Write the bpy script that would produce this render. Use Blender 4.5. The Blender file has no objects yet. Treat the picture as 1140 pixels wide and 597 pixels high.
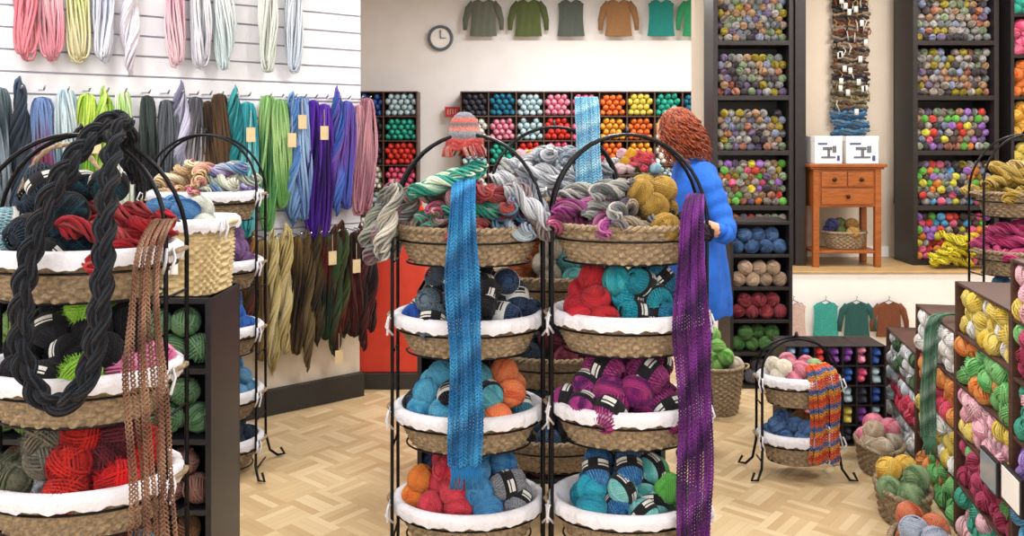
import bpy, math, random
import numpy as np
from mathutils import Vector, Matrix
random.seed(5)
R = np.random.default_rng(11)
PI = math.pi
sc = bpy.context.scene
try:
    sc.view_settings.view_transform = 'Standard'
    sc.view_settings.look = 'None'
except Exception: pass

# ------------------------------------------------------------ colour helpers
def H(h):
    h = h.lstrip('#')
    o = []
    for i in (0, 2, 4):
        c = int(h[i:i+2], 16) / 255
        o.append(c/12.92 if c <= .04045 else ((c+.055)/1.055)**2.4)
    return tuple(o)
def PAL(s): return [H(x) for x in s.split()]

# ------------------------------------------------------------ materials
def newmat(name):
    m = bpy.data.materials.new(name); m.use_nodes = True
    nt = m.node_tree; b = nt.nodes['Principled BSDF']
    return m, nt, b
def mat(name, col, rough=.6, metal=0, var=.12, nscale=12, bump=0, bscale=60, sheen=0, stretch=None):
    m, nt, b = newmat(name)
    c = H(col) if isinstance(col, str) else col
    tc = nt.nodes.new('ShaderNodeTexCoord')
    mp = nt.nodes.new('ShaderNodeMapping')
    if stretch: mp.inputs['Scale'].default_value = stretch
    nt.links.new(tc.outputs['Object'], mp.inputs[0])
    n = nt.nodes.new('ShaderNodeTexNoise'); n.inputs['Scale'].default_value = nscale
    n.inputs['Detail'].default_value = 5
    nt.links.new(mp.outputs[0], n.inputs['Vector'])
    r = nt.nodes.new('ShaderNodeValToRGB')
    r.color_ramp.elements[0].position = .3; r.color_ramp.elements[1].position = .7
    r.color_ramp.elements[0].color = (*[x*(1-var) for x in c], 1)
    r.color_ramp.elements[1].color = (*[min(1, x*(1+var)) for x in c], 1)
    nt.links.new(n.outputs['Fac'], r.inputs[0]); nt.links.new(r.outputs[0], b.inputs['Base Color'])
    b.inputs['Roughness'].default_value = rough; b.inputs['Metallic'].default_value = metal
    if sheen: b.inputs['Sheen Weight'].default_value = sheen
    if bump:
        n2 = nt.nodes.new('ShaderNodeTexNoise'); n2.inputs['Scale'].default_value = bscale
        nt.links.new(mp.outputs[0], n2.inputs['Vector'])
        bp = nt.nodes.new('ShaderNodeBump'); bp.inputs['Strength'].default_value = bump
        bp.inputs['Distance'].default_value = .01
        nt.links.new(n2.outputs['Fac'], bp.inputs['Height']); nt.links.new(bp.outputs[0], b.inputs['Normal'])
    return m
def colmat(name, rough=.95, sheen=.08, bs=420):
    m, nt, b = newmat(name)
    a = nt.nodes.new('ShaderNodeAttribute'); a.attribute_name = 'Col'
    tc = nt.nodes.new('ShaderNodeTexCoord')
    n = nt.nodes.new('ShaderNodeTexNoise'); n.inputs['Scale'].default_value = bs; n.inputs['Detail'].default_value = 3
    nt.links.new(tc.outputs['Object'], n.inputs['Vector'])
    mr = nt.nodes.new('ShaderNodeMapRange'); mr.inputs['From Min'].default_value = .3; mr.inputs['From Max'].default_value = .7
    mr.inputs['To Min'].default_value = .6; mr.inputs['To Max'].default_value = 1.2
    nt.links.new(n.outputs['Fac'], mr.inputs[0])
    mx = nt.nodes.new('ShaderNodeVectorMath'); mx.operation = 'SCALE'
    nt.links.new(a.outputs['Color'], mx.inputs[0]); nt.links.new(mr.outputs[0], mx.inputs['Scale'])
    nt.links.new(mx.outputs[0], b.inputs['Base Color'])
    b.inputs['Roughness'].default_value = rough
    b.inputs['Specular IOR Level'].default_value = .15
    b.inputs['Sheen Weight'].default_value = sheen
    bp = nt.nodes.new('ShaderNodeBump'); bp.inputs['Strength'].default_value = .7; bp.inputs['Distance'].default_value = .004
    nt.links.new(n.outputs['Fac'], bp.inputs['Height']); nt.links.new(bp.outputs[0], b.inputs['Normal'])
    return m
def parquet():
    m, nt, b = newmat('parquet_floor')
    N = nt.nodes.new; L = nt.links.new
    def math_(op, a, c=None):
        n = N('ShaderNodeMath'); n.operation = op
        for i, v in enumerate((a, c)):
            if v is None: continue
            if isinstance(v, (int, float)): n.inputs[i].default_value = v
            else: L(v, n.inputs[i])
        return n.outputs[0]
    tc = N('ShaderNodeTexCoord'); mp = N('ShaderNodeMapping'); mp.inputs['Scale'].default_value = (5.6, 5.6, 1)
    mp.inputs['Rotation'].default_value = (0, 0, math.radians(40))
    L(tc.outputs['Object'], mp.inputs[0])
    s = N('ShaderNodeSeparateXYZ'); L(mp.outputs[0], s.inputs[0]); x, y = s.outputs[0], s.outputs[1]
    fx, fy = math_('FLOOR', x), math_('FLOOR', y)
    ck = math_('MODULO', math_('ABSOLUTE', math_('ADD', fx, fy)), 2.0)
    x5, y5 = math_('MULTIPLY', x, 5.0), math_('MULTIPLY', y, 5.0)
    c1 = N('ShaderNodeCombineXYZ'); L(math_('FLOOR', x5), c1.inputs[0]); L(fy, c1.inputs[1])
    c2 = N('ShaderNodeCombineXYZ'); L(fx, c2.inputs[0]); L(math_('FLOOR', y5), c2.inputs[1]); c2.inputs[2].default_value = 3
    mx = N('ShaderNodeMix'); mx.data_type = 'VECTOR'; L(ck, mx.inputs[0]); L(c1.outputs[0], mx.inputs[4]); L(c2.outputs[0], mx.inputs[5])
    wn = N('ShaderNodeTexWhiteNoise'); wn.noise_dimensions = '3D'; L(mx.outputs[1], wn.inputs[0])
    rp = N('ShaderNodeValToRGB'); cr = rp.color_ramp
    cr.elements[0].color = (*H('b89c74'), 1); cr.elements[1].color = (*H('d4bf9a'), 1)
    e = cr.elements.new(.5); e.color = (*H('c7ae86'), 1)
    L(wn.outputs['Value'], rp.inputs[0])
    g1 = math_('LESS_THAN', math_('FRACT', x5), .05); g2 = math_('LESS_THAN', math_('FRACT', y5), .05)
    gm = N('ShaderNodeMix'); L(ck, gm.inputs[0]); L(g1, gm.inputs[2]); L(g2, gm.inputs[3])
    dk = N('ShaderNodeMix'); dk.data_type = 'RGBA'; dk.inputs[7].default_value = (*H('8d7048'), 1)
    L(math_('MULTIPLY', gm.outputs[0], .4), dk.inputs[0]); L(rp.outputs[0], dk.inputs[6])
    L(dk.outputs[2], b.inputs['Base Color']); b.inputs['Roughness'].default_value = .34
    return m

YARN = colmat('yarn_fibre')
FABR = colmat('knit_fabric', rough=.95, bs=180)
WICK = mat('wicker_seagrass', '917e64', .75, var=.45, nscale=80, bump=.6, bscale=220)
WICKL = mat('wicker_light', 'c4b084', .7, var=.3, nscale=60, bump=.5, bscale=220)
LINER = mat('white_cotton', 'd2d2da', .9, var=.06, bump=.4, bscale=90)
IRON = mat('black_iron', '1b1b1f', .35, .8, var=.2)
DARK = mat('dark_wood', '1f1a1c', .45, var=.3, nscale=8, stretch=(1, 1, 12))
BROWN = mat('walnut_wood', '4a3026', .45, var=.3, nscale=8, stretch=(1, 1, 12))
NAVY = mat('black_laminate', '15161f', .4, var=.15)
WALLW = mat('wall_paint_white', 'eae9eb', .8, var=.03, nscale=4, bump=.1)
CREAM = mat('wall_paint_cream', 'd8cab8', .8, var=.04, nscale=3, bump=.1)
SLAT = mat('slatwall_white', 'e6e6ec', .45, var=.03)
SLATD = mat('slat_groove', 'a8a8b4', .6, var=.05)
REDP = mat('red_paint', 'cc3a24', .5, var=.08)
BASEB = mat('baseboard_dark', '2a2827', .5)
TABW = mat('cherry_wood', '94501f', .35, var=.3, nscale=6, bump=.15, bscale=30, stretch=(2, 14, 14))
TRIM = mat('trim_white', 'eeeeee', .5, var=.02)
BRASS = mat('knob_brass', '3c2c18', .35, .8)
CHROME = mat('peg_chrome', 'b0b0b8', .25, .9)
CARD = mat('box_card_white', 'f3f2f0', .6, var=.03)
INK = mat('print_grey', '5b6470', .6)
INKB = mat('print_blue', '2d4f8a', .6)
SKIN = mat('skin', 'd89f80', .5, var=.06)
HAIR = mat('red_hair', '7e3414', .5, var=.5, nscale=40)
BLUE = mat('blue_jersey', '1c62c8', .85, var=.18, nscale=18, bump=.3, bscale=60)
PANTS = mat('dark_denim', '191a26', .85, var=.2, bump=.3, bscale=200)
SHOE = mat('shoe_leather', '15120f', .4)
EYEW = mat('eye_white', 'f0ece8', .3, var=.02); EYED = mat('eye_iris', '3a2a1a', .2); LIP = mat('lips', 'b5564f', .5)
GLASS = mat('window_pane', '8c96a2', .08, var=.1, nscale=1.5)
SIGN = mat('sign_red', 'd0202a', .5)

# ------------------------------------------------------------ mesh builder
def gridf(nu, nv, cu=False, cv=False):
    a = np.arange(nu if cu else nu-1); b = np.arange(nv if cv else nv-1)
    A, B = np.meshgrid(a, b, indexing='ij'); A = A.ravel(); B = B.ravel()
    A2 = (A+1) % nu; B2 = (B+1) % nv
    return np.stack([A*nv+B, A2*nv+B, A2*nv+B2, A*nv+B2], 1)
def tube(P, r, sides=5, closed=False, ref=(0, 1, 0), cap=True):
    P = np.asarray(P, float); n = len(P)
    if closed: T = np.roll(P, -1, 0)-np.roll(P, 1, 0)
    else: T = np.gradient(P, axis=0)
    T /= np.linalg.norm(T, axis=1, keepdims=True)+1e-9
    ref = np.asarray(ref, float)
    Nn = np.cross(T, ref); l = np.linalg.norm(Nn, axis=1, keepdims=True)
    bad = (l < .08).ravel()
    if bad.any():
        Nn[bad] = np.cross(T[bad], np.array([.6, .3, .74])); l = np.linalg.norm(Nn, axis=1, keepdims=True)
    Nn /= l+1e-9; B = np.cross(T, Nn)
    r = np.broadcast_to(np.asarray(r, float), (n,)).copy()
    if not closed and cap:
        P = np.vstack([P[:1], P, P[-1:]]); Nn = np.vstack([Nn[:1], Nn, Nn[-1:]]); B = np.vstack([B[:1], B, B[-1:]])
        r = np.concatenate([[1e-5], r, [1e-5]]); n += 2
    a = np.arange(sides)/sides*2*PI
    V = P[:, None] + r[:, None, None]*(np.cos(a)[None, :, None]*Nn[:, None]+np.sin(a)[None, :, None]*B[:, None])
    return V.reshape(-1, 3), gridf(n, sides, closed, True)
def sphere(nu=16, nv=10):
    th = np.arange(nu)/nu*2*PI; ph = np.linspace(.001, PI-.001, nv)
    T, Ph = np.meshgrid(th, ph, indexing='ij')
    V = np.stack([np.cos(T)*np.sin(Ph), np.sin(T)*np.sin(Ph), np.cos(Ph)], -1).reshape(-1, 3)
    return V, gridf(nu, nv, True, False)
class Mass:
    def __init__(s): s.V = []; s.F = []; s.C = []; s.M = []; s.n = 0
    def add(s, V, F, col=(.5, .5, .5), m=0):
        V = np.asarray(V, float); F = np.asarray(F, int)
        s.V.append(V); s.F.append(F+s.n); s.n += len(V)
        c = np.asarray(col, float)
        s.C.append(np.broadcast_to(c, (len(V), 3))); s.M.append(np.full(len(F), m))
    def box(s, x0, x1, y0, y1, z0, z1, col=(.5, .5, .5), m=0):
        V = [(x, y, z) for x in (x0, x1) for y in (y0, y1) for z in (z0, z1)]
        F = [(0, 1, 3, 2), (4, 6, 7, 5), (0, 4, 5, 1), (2, 3, 7, 6), (0, 2, 6, 4), (1, 5, 7, 3)]
        s.add(V, F, col, m)
    def obj(s, name, mats, parent=None, smooth=True, bevel=0, M=None):
        if not s.V: return None
        V = np.vstack(s.V); F = np.vstack(s.F); C = np.vstack(s.C); Mi = np.concatenate(s.M)
        me = bpy.data.meshes.new(name)
        me.vertices.add(len(V)); me.vertices.foreach_set('co', V.astype(np.float32).ravel())
        me.loops.add(F.size); me.polygons.add(len(F))
        me.polygons.foreach_set('loop_start', (np.arange(len(F))*4).astype(np.int32))
        me.loops.foreach_set('vertex_index', F.astype(np.int32).ravel())
        me.polygons.foreach_set('material_index', Mi.astype(np.int32))
        me.polygons.foreach_set('use_smooth', np.full(len(F), smooth))
        me.update(calc_edges=True)
        ca = me.color_attributes.new('Col', 'FLOAT_COLOR', 'POINT')
        ca.data.foreach_set('color', np.hstack([C, np.ones((len(C), 1))]).astype(np.float32).ravel())
        for mm in (mats if isinstance(mats, (list, tuple)) else [mats]): me.materials.append(mm)
        o = bpy.data.objects.new(name, me); sc.collection.objects.link(o)
        if parent: o.parent = parent
        if bevel:
            b = o.modifiers.new('bevel', 'BEVEL'); b.width = bevel; b.segments = 2; b.limit_method = 'ANGLE'
        return o
def empty(name, loc=(0, 0, 0), rz=0):
    e = bpy.data.objects.new(name, None); e.empty_display_size = .1
    sc.collection.objects.link(e); e.location = loc; e.rotation_euler = (0, 0, math.radians(rz)); return e

# ------------------------------------------------------------ yarn templates
def rotm(ax, ay, az):
    return np.array(Matrix.Rotation(az, 3, 'Z') @ Matrix.Rotation(ay, 3, 'Y') @ Matrix.Rotation(ax, 3, 'X'))
def merge(parts):
    V = []; F = []; W = []; n = 0
    for v, f, w in parts:
        V.append(v); F.append(f+n); n += len(v); W.append(np.broadcast_to(np.asarray(w, float), (len(v),)))
    return dict(V=np.vstack(V), F=np.vstack(F), W=np.concatenate(W))
def fuzz(g, n, ell, lo=.05, hi=.16, wd=.012):
    d = g.normal(size=(n, 3)); d /= np.linalg.norm(d, axis=1, keepdims=True)
    s = np.cross(d, g.normal(size=(n, 3))); s /= np.linalg.norm(s, axis=1, keepdims=True)
    L = g.uniform(lo, hi, (n, 1)); bend = g.normal(size=(n, 3))*hi*.5
    V = np.stack([d*.96*ell-s*wd, d*.96*ell+s*wd, d*ell+d*L+bend+s*wd*.4, d*ell+d*L+bend-s*wd*.4], 1).reshape(-1, 3)
    return V, np.arange(n*4).reshape(-1, 4)
def band(parts, prof, patch_r, zr, ns=20, npatch=4):
    """paper ball band + lighter printed patches"""
    th = np.arange(ns)/ns*2*PI
    V = np.vstack([np.stack([q*np.cos(th), q*np.sin(th), np.full(ns, z)], 1) for q, z in prof])
    w = np.full(len(V), -2.)
    parts.append((V, gridf(len(prof), ns, False, True), w))
    for k in range(npatch):
        a = np.linspace(-.42, .42, 5)+k*2*PI/npatch
        for (z0, z1) in ((-.75*zr, -.1*zr), (.15*zr, .45*zr)):
            V = np.vstack([np.stack([patch_r*np.cos(a), patch_r*np.sin(a), np.full(5, z)], 1) for z in (z0, z1)])
            parts.append((V, gridf(2, 5), np.full(10, -1.)))
def t_ball(dirs, loops, segs, sides, tr, seed, label=False, fz=0, zs=1.):
    g = np.random.default_rng(seed); parts = []
    v, f = sphere(14, 9); parts.append((v*.93, f, .3))
    for d in range(dirs):
        Rm = rotm(*g.uniform(0, 6.28, 3)); base = g.random()*.4
        for k in range(loops):
            h = (k-(loops-1)/2)*tr*1.7; rr = math.sqrt(1-h*h)*(1-.018*d+.03)
            a = np.arange(segs)/segs*2*PI
            P = np.stack([rr*np.cos(a), rr*np.sin(a)*(1+.02*g.normal()), h+.03*np.sin(a*2+k)], 1) @ Rm.T
            v, f = tube(P, tr*g.uniform(.85, 1.1), sides, True, ref=Rm @ np.array([0, 0, 1.]))
            w = (base+.07*k+.12*np.sin(np.repeat(a, sides)+d)) % 1
            parts.append((v, f, w))
    if fz:
        v, f = fuzz(g, fz, np.ones(3)); parts.append((v, f, np.repeat(g.random(fz), 4)))
    if zs != 1: parts = [(v*np.array([1, 1, zs]), f, w) for v, f, w in parts]
    if label: band(parts, ((1.0, -.40), (1.08, -.36), (1.13, -.15), (1.13, .15), (1.08, .36), (1.0, .40)), 1.145, .34)
    return merge(parts)
def t_oball(seed):
    """donut / pull-skein ball: strands wrapped end to end, hollow ends, paper band"""
    g = np.random.default_rng(seed); parts = []
    v, f = sphere(16, 10); parts.append((v*np.array([.93, .93, 1.1]), f, .25))
    for lay in range(2):
        for k in range(26):
            a = np.arange(18)/18*2*PI; sg = 1 if lay else -1
            s_ = g.uniform(.97, 1.03)
            c, s = np.cos(a), np.sin(a)
            ang = k/26*2*PI+sg*.55*s
            rr = (.16+.86*np.abs(c)**.62)*s_
            # half loop out one side and back over the other
            off = np.where(c >= 0, 0, PI)
            P = np.stack([rr*np.cos(ang+off*0)*np.where(c >= 0, 1, .97), rr*np.sin(ang), 1.22*s*s_*(1-.12*np.exp(-(rr/.3)**2))], 1)
            P = P[(c >= -.05)]
            P = P[np.argsort(P[:, 2])]
            v, f = tube(P, .058, 4, False, ref=(1, .3, 0))
            parts.append((v, f, (g.random()*.2+.5*lay+k*.03) % 1))
    v, f = fuzz(g, 80, np.array([1.02, 1.02, 1.2])); parts.append((v, f, np.repeat(g.random(80), 4)))
    band(parts, ((1.06, -.42), (1.12, -.38), (1.14, 0), (1.12, .38), (1.06, .42)), 1.155, .36)
    return merge(parts)
def t_hank(label, seed, strands=8, n=26, sides=4, fz=60):
    g = np.random.default_rng(seed); parts = []
    t = np.linspace(0, 1, n); z = t-.5; tp = np.sqrt(np.clip(1-np.abs(2*t-1)**6, 0, 1))
    for k in range(2):
        a0 = k*PI; ang = a0+t*2*PI*1.15
        for j in range(strands):
            b = j/strands*2*PI+t*2*PI*1.4
            x = tp*(.085*np.cos(ang)+.068*np.cos(b)); y = tp*(.085*np.sin(ang)+.068*np.sin(b))
            v, f = tube(np.stack([x, y, z*(1-.02*j*(-1)**j)], 1), .028*(.6+.4*tp), sides, False, ref=(1, .2, 0))
            w = (.2*k+.08*j+.5*np.repeat(np.concatenate([[0], t, [1]]), sides)+g.random()*.15) % 1
            parts.append((v, f, w))
    if label:
        rings = []
        for q in np.linspace(-.13, .13, 3):
            th = np.arange(14)/14*2*PI
            rings.append(np.stack([.185*np.cos(th), .185*np.sin(th), np.full(14, q)], 1))
        parts.append((np.vstack(rings), gridf(3, 14, False, True), -1))
    return merge(parts)
def t_fuzzy(seed):
    g = np.random.default_rng(seed); b = t_ball(4, 4, 16, 3, .1, seed)
    v, f = fuzz(g, 1100, np.ones(3), .05, .2, .018)
    return merge([(b['V'], b['F'], b['W']), (v, f, np.repeat(g.random(1100), 4))])
def t_far(seed):
    v, f = sphere(9, 7)
    r = 1+.06*np.sin(v[:, 2]*9+np.arctan2(v[:, 1], v[:, 0])*3)
    return dict(V=v*r[:, None], F=f, W=(.5+.5*np.sin(v[:, 2]*5+v[:, 0]*3))*.98)
T = {'ball': [t_ball(6, 8, 22, 4, .062, s, fz=90) for s in (1, 2, 3)],
     'lball': [t_ball(5, 8, 22, 4, .062, s, True, 60) for s in (11, 12)],
     'skein': [t_oball(s) for s in (1, 2)],
     'mball': [t_ball(4, 4, 14, 3, .12, s) for s in (4, 5, 6)],
     'hank': [t_hank(False, s) for s in (1, 2)]+[t_hank(True, 3)],
     'nhank': [t_hank(False, s) for s in (5, 6)],
     'lhank': [t_hank(False, s, 10, 40, 4) for s in (15, 16)],
     'mhank': [t_hank(False, s, 5, 12, 3) for s in (7, 8)],
     'fuzzy': [t_fuzzy(s) for s in (1, 2)], 'far': [t_far(1)]}
BASE = {'ball': (.047,)*3, 'lball': (.046,)*3, 'mball': (.045,)*3, 'hank': (.19, .19, .2), 'nhank': (.2, .2, .21), 'lhank': (.2, .2, .21), 'mhank': (.2, .2, .21),
        'skein': (.042, .042, .05), 'fuzzy': (.05,)*3, 'far': (.045,)*3}
def pcol(pal, W, lab, lab2):
    P = np.array(pal, float); k = len(P)
    x = np.clip(W, 0, .9999)*k; i = x.astype(int); f = (x-i)[:, None]
    f = np.clip((f-.15)*1.5, 0, 1)
    c = P[i % k]*(1-f)+P[(i+1) % k]*f
    c = c*(1+R.uniform(-.12, .08))
    c[W == -1] = lab; c[W == -2] = lab2
    return c
WH = H('d8d8d4'); BL = H('1c1c20')
def place(ms, kind, pos, pal, size=1, rot=None, lab=WH, lab2=BL, mul=(1, 1, 1)):
    t = T[kind][R.integers(len(T[kind]))]
    if rot is None:
        if kind in ('hank', 'nhank', 'mhank'):
            rot = np.array(Matrix.Rotation(R.uniform(0, 6.28), 3, 'Z') @ Matrix.Rotation(PI/2+R.uniform(-.35, .35), 3, 'Y') @ Matrix.Rotation(R.uniform(0, 6), 3, 'Z'))
        elif kind in ('skein', 'lball'):
            rot = np.array(Matrix.Rotation(R.uniform(-1.3, 1.3), 3, 'Z') @ Matrix.Rotation(PI/2+R.uniform(-.6, .9), 3, 'X') @ Matrix.Rotation(R.uniform(0, 6), 3, 'Z'))
        else: rot = rotm(*R.uniform(0, 6.28, 3))
    S = np.array(BASE[kind])*size*np.array(mul)
    ms.add((t['V']*S) @ rot.T+np.array(pos), t['F'], pcol(pal, t['W'], lab, lab2))
def pile(ms, items, ax, ay, z, layers=3, size=1, c=(0, 0), dens=.082):
    for k in range(layers):
        lx = ax*(.9-.17*k); ly = ay*(.86-.2*k); pts = []
        for _ in range(300):
            a = R.uniform(0, 2*PI); r = math.sqrt(R.random())
            p = np.array([lx*r*math.cos(a), ly*r*math.sin(a)])
            if all(np.hypot(*(p-q)) > dens*size for q in pts): pts.append(p)
        for p in pts:
            u = (p[0]/ax+1)/2+R.uniform(-.1, .1)
            it = items[int(min(max(u, 0), .999)*len(items))]
            kw = it[2] if len(it) > 2 else {}
            place(ms, it[0], (c[0]+p[0], c[1]+p[1], z+.054*k*size+R.uniform(-.006, .008)), it[1], size*kw.get('s', 1),
                  lab=kw.get('lab', WH), lab2=kw.get('lab2', BL))

# ------------------------------------------------------------ baskets
def se(a, e):
    c, s = np.cos(a), np.sin(a)
    return np.sign(c)*np.abs(c)**e, np.sign(s)*np.abs(s)**e
def basket(parent, cx, cy, z, ax=.245, ay=.18, h=.12, liner=True, light=False, e=1., taper=.76, handles=True, name='wicker_basket'):
    K = max(6, int(h/.0135)); Mr = K*4+1; S = max(18, int(30*ax/.245)); N = S*5
    th = np.arange(N)/N*2*PI; hh = np.linspace(0, 1, Mr)
    TT, HH = np.meshgrid(th, hh, indexing='ij')
    cu, su = se(TT, e)
    row = np.minimum((HH*K).astype(int), K-1)
    amp = .008*np.where(HH > .72, .35 if liner else 1, 1)
    d = amp*np.cos(S*TT+PI*row)*np.abs(np.sin(PI*HH*K))+.003*np.abs(np.sin(PI*HH*K))
    k = taper+(1-taper)*HH**.75
    V = np.stack([cx+cu*(ax*k+d), cy+su*(ay*k+d), z-h+h*HH], -1).reshape(-1, 3)
    ms = Mass(); ms.add(V, gridf(N, Mr, True, False))
    rr = np.array([1e-3, .5, 1.]); V = []
    n2 = 48; t2 = np.arange(n2)/n2*2*PI; c2, s2 = se(t2, e)
    for q in rr: V.append(np.stack([cx+c2*ax*taper*q, cy+s2*ay*taper*q, np.full(n2, z-h+.002)], 1))
    ms.add(np.vstack(V), gridf(3, n2, False, True))
    V = []
    for q, zz in ((.975, 0), (.93, -.25*h), (taper*.96, -h*.85), (.001, -h*.85)):
        V.append(np.stack([cx+c2*ax*q, cy+s2*ay*q, np.full(n2, z+zz)], 1))
    ms.add(np.vstack(V), gridf(4, n2, False, True))
    n3 = 140; t3 = np.arange(n3)/n3*2*PI; c3, s3 = se(t3, e)
    for q in range(2):
        w = t3*28+q*PI; am = .003 if liner else .006
        P = np.stack([cx+c3*(ax+am*np.cos(w)), cy+s3*(ay+am*np.cos(w)), z+am*np.sin(w)], 1)
        v, f = tube(P, .005 if liner else .0075, 5, True, ref=(0, 0, 1)); ms.add(v, f)
    if handles:
        for sg in (-1, 1):
            a = np.linspace(0, PI, 14)
            P = np.stack([cx+sg*(ax+.004+.03*np.sin(a)), cy+.045*np.cos(a), z-.012+.012*np.sin(a)], 1)
            v, f = tube(P, .007, 5, ref=(0, 0, 1)); ms.add(v, f)
    ms.obj(name, WICKL if light else WICK, parent)
    if liner:
        ms = Mass(); n = 160; t = np.arange(n)/n*2*PI; c, s = se(t, e)
        wv = .0045*np.sin(17*t+cx*9+z*7)+.003*np.sin(41*t+z*5)
        rings = [(.019+wv*.5, -.028+wv), (.021+wv*.5, -.012), (.019+wv*.3, .006), (.006, .016), (-.008, .012), (-.022, -.02), (-.05, -.07)]
        V = [np.stack([cx+c*(ax+o), cy+s*(ay+o), np.broadcast_to(z+np.asarray(q), (n,))], 1) for o, q in rings]
        V.append(np.stack([cx+c*.01, cy+s*.01, np.full(n, z-.07)], 1))
        ms.add(np.vstack(V), gridf(len(V), n, False, True))
        for sg in (-1, 1):
            for q in (-1, 1):
                P = np.array([[cx+sg*(ax+.012), cy-.05, z-.01], [cx+sg*(ax+.022), cy-.07+.02*q, z+.008], [cx+sg*(ax+.028), cy-.08+.03*q, z-.02], [cx+sg*(ax+.018+.01*q), cy-.08, z-.055]])
                v, f = tube(P, .004, 5); ms.add(v, f)
        ms.obj('cotton_liner', LINER, parent)
def rack(X, Y, specs, top=1.55, tiers=(1.25, .95, .655, .35), w=.255, rz=0, s=1., liners=None, layers=3, extra=None):
    e = empty('tiered_basket_rack', (X, Y, 0), rz)
    ms = Mass(); aw = w
    for dy in (-.07*s, .07*s):
        zt = tiers[0]+.02
        a = np.linspace(PI, 0, 22)
        arch = [(aw*math.cos(q), dy*(1-.55*math.sin(q)), zt+(top-zt)*math.sin(q)**1.0) for q in a]
        foot = lambda sg: [(sg*(aw+.05), dy*2.2, .045), (sg*(aw+.065), dy*2.4, .012), (sg*(aw+.035), dy*2.2, .01), (sg*(aw+.01), dy*1.6, .05), (sg*aw, dy*1.1, .14)]
        P = foot(-1)+[(-aw, dy, zt*.5)]+arch+[(aw, dy, zt*.5)]+foot(1)[::-1]
        v, f = tube(P, .0062, 7, ref=(0, 1, 0)); ms.add(v, f)
    for z in tiers:
        a = np.arange(60)/60*2*PI
        for o, zz in ((-.01, -.04), (-.045, -.115)):
            P = np.stack([(w+.004+o)*np.cos(a), (.19*s+o)*np.sin(a), np.full(60, z+zz*1.05)], 1)
            v, f = tube(P, .0035, 5, True, ref=(0, 0, 1)); ms.add(v, f)
        for sg in (-1, 1):
            v, f = tube([(sg*w, -.07*s, z-.12), (sg*w, .07*s, z-.12)], .004, 5, ref=(0, 0, 1)); ms.add(v, f)
    v, f = tube([(0, -.03*s, top), (0, 0, top+.025), (0, .03*s, top)], .006, 6, ref=(1, 0, 0)); ms.add(v, f)
    ms.obj('iron_frame', IRON, e)
    for i, z in enumerate(tiers):
        ln = liners[i] if liners else True
        basket(e, 0, 0, z, ax=w-.012, ay=.18*s, h=.125, liner=ln)
        ym = Mass(); pile(ym, specs[i], (w-.025), .165*s, z+.0, layers, 1 if s > .8 else .8, dens=.074 if i == 0 else .082)
        if i == 0 and extra: extra(ym)
        ym.obj('yarn_pile', YARN, e)
    return e

# ------------------------------------------------------------ cubby shelves
def shelf(name, X, Y, Z, W, Hh, D, cols, rows, fill, rz=0, wood=DARK, kind='far', back=True, t=.02, size=1., heap=None, front=.06):
    e = empty(name, (X, Y, Z), rz); ms = Mass()
    for i in range(cols+1):
        x = i*(W-t)/cols; ms.box(x, x+t, 0, D, 0, Hh)
    for j in range(rows+1):
        z = j*(Hh-t)/rows; ms.box(.001, W-.001, .004, D-.001, z, z+t)
    if back: ms.box(0, W, D, D+.012, 0, Hh)
    ms.obj('shelf_frame', wood, e, smooth=False, bevel=.002)
    ym = Mass(); cw = (W-t)/cols; ch = (Hh-t)/rows
    r = .045*size
    for i in range(cols):
        for j in range(rows):
            pal, fl = fill(i, j, cols, rows)
            x0 = i*cw+t; x1 = (i+1)*cw; z0 = j*ch+t; av = (ch-t)*fl
            nx = max(1, int((x1-x0)/(2*r))); rx = (x1-x0)/nx/2
            nz = max(1, int(round((av-.3*r)/(1.72*r)))); rz_ = (av)/(1.72*nz+.28)
            rz_ = min(rz_, r*1.15)
            for q in range(nz):
                for p in range(nx-(q % 2 if nx > 2 else 0)):
                    xx = x0+rx*(2*p+1+(q % 2 if nx > 2 else 0)); zz = z0+rz_+q*1.72*rz_
                    if R.random() < .03 and q == nz-1: continue
                    pp = pal if isinstance(pal[0], tuple) else pal[R.integers(len(pal))]
                    if kind == 'mball':
                        place(ym, 'mball', (xx, front+R.uniform(-.01, .03), zz), pp, 1, mul=(rx/.045, rx/.045, rx/.045))
                    else:
                        rot = rotm(R.uniform(-.1, .1), 0, R.uniform(-.1, .1))
                        place(ym, 'far', (xx, D*.45, zz), pp, 1, rot, mul=(rx/.045*1.1, D*.45/.045, rz_/.045*1.12))
    if heap: heap(ym)
    ym.obj('yarn_stock', YARN, e)
    return e

# ------------------------------------------------------------ ROOM
def slab(name, x0, x1, y0, y1, z0, z1, m, bevel=0):
    ms = Mass(); ms.box(x0, x1, y0, y1, z0, z1); return ms.obj(name, m, smooth=False, bevel=bevel)
slab('floor', -3.7, 4.8, -1.8, 10.7, -.1, 0, parquet())
slab('ceiling', -3.7, 4.8, -1.8, 10.7, 3.3, 3.4, WALLW)
slab('wall_back', -3.7, 4.8, 10.55, 10.7, 0, 3.3, WALLW)
slab('wall_left', -3.75, -3.6, -1.8, 10.6, 0, 3.3, WALLW)
slab('wall_right', 4.7, 4.85, -1.8, 10.6, 0, 3.3, CREAM)
slab('wall_front', -3.7, 4.8, -1.9, -1.75, 0, 3.3, WALLW)
slab('baseboard_back', -3.6, 4.7, 10.52, 10.549, 0, .12, BASEB)
sw = empty('wall_slat', (-.905, 5.05, 0), 38.5)
ms = Mass(); ms.box(-3.3, .02, .03, .14, 0, 3.3, m=0); ms.obj('wall_core', CREAM, sw, smooth=False)
ms = Mass(); ms.box(-3.3, .01, .012, .03, .52, 3.3); ms.obj('slat_groove', SLATD, sw, smooth=False)
ms = Mass(); z = .52
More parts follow.
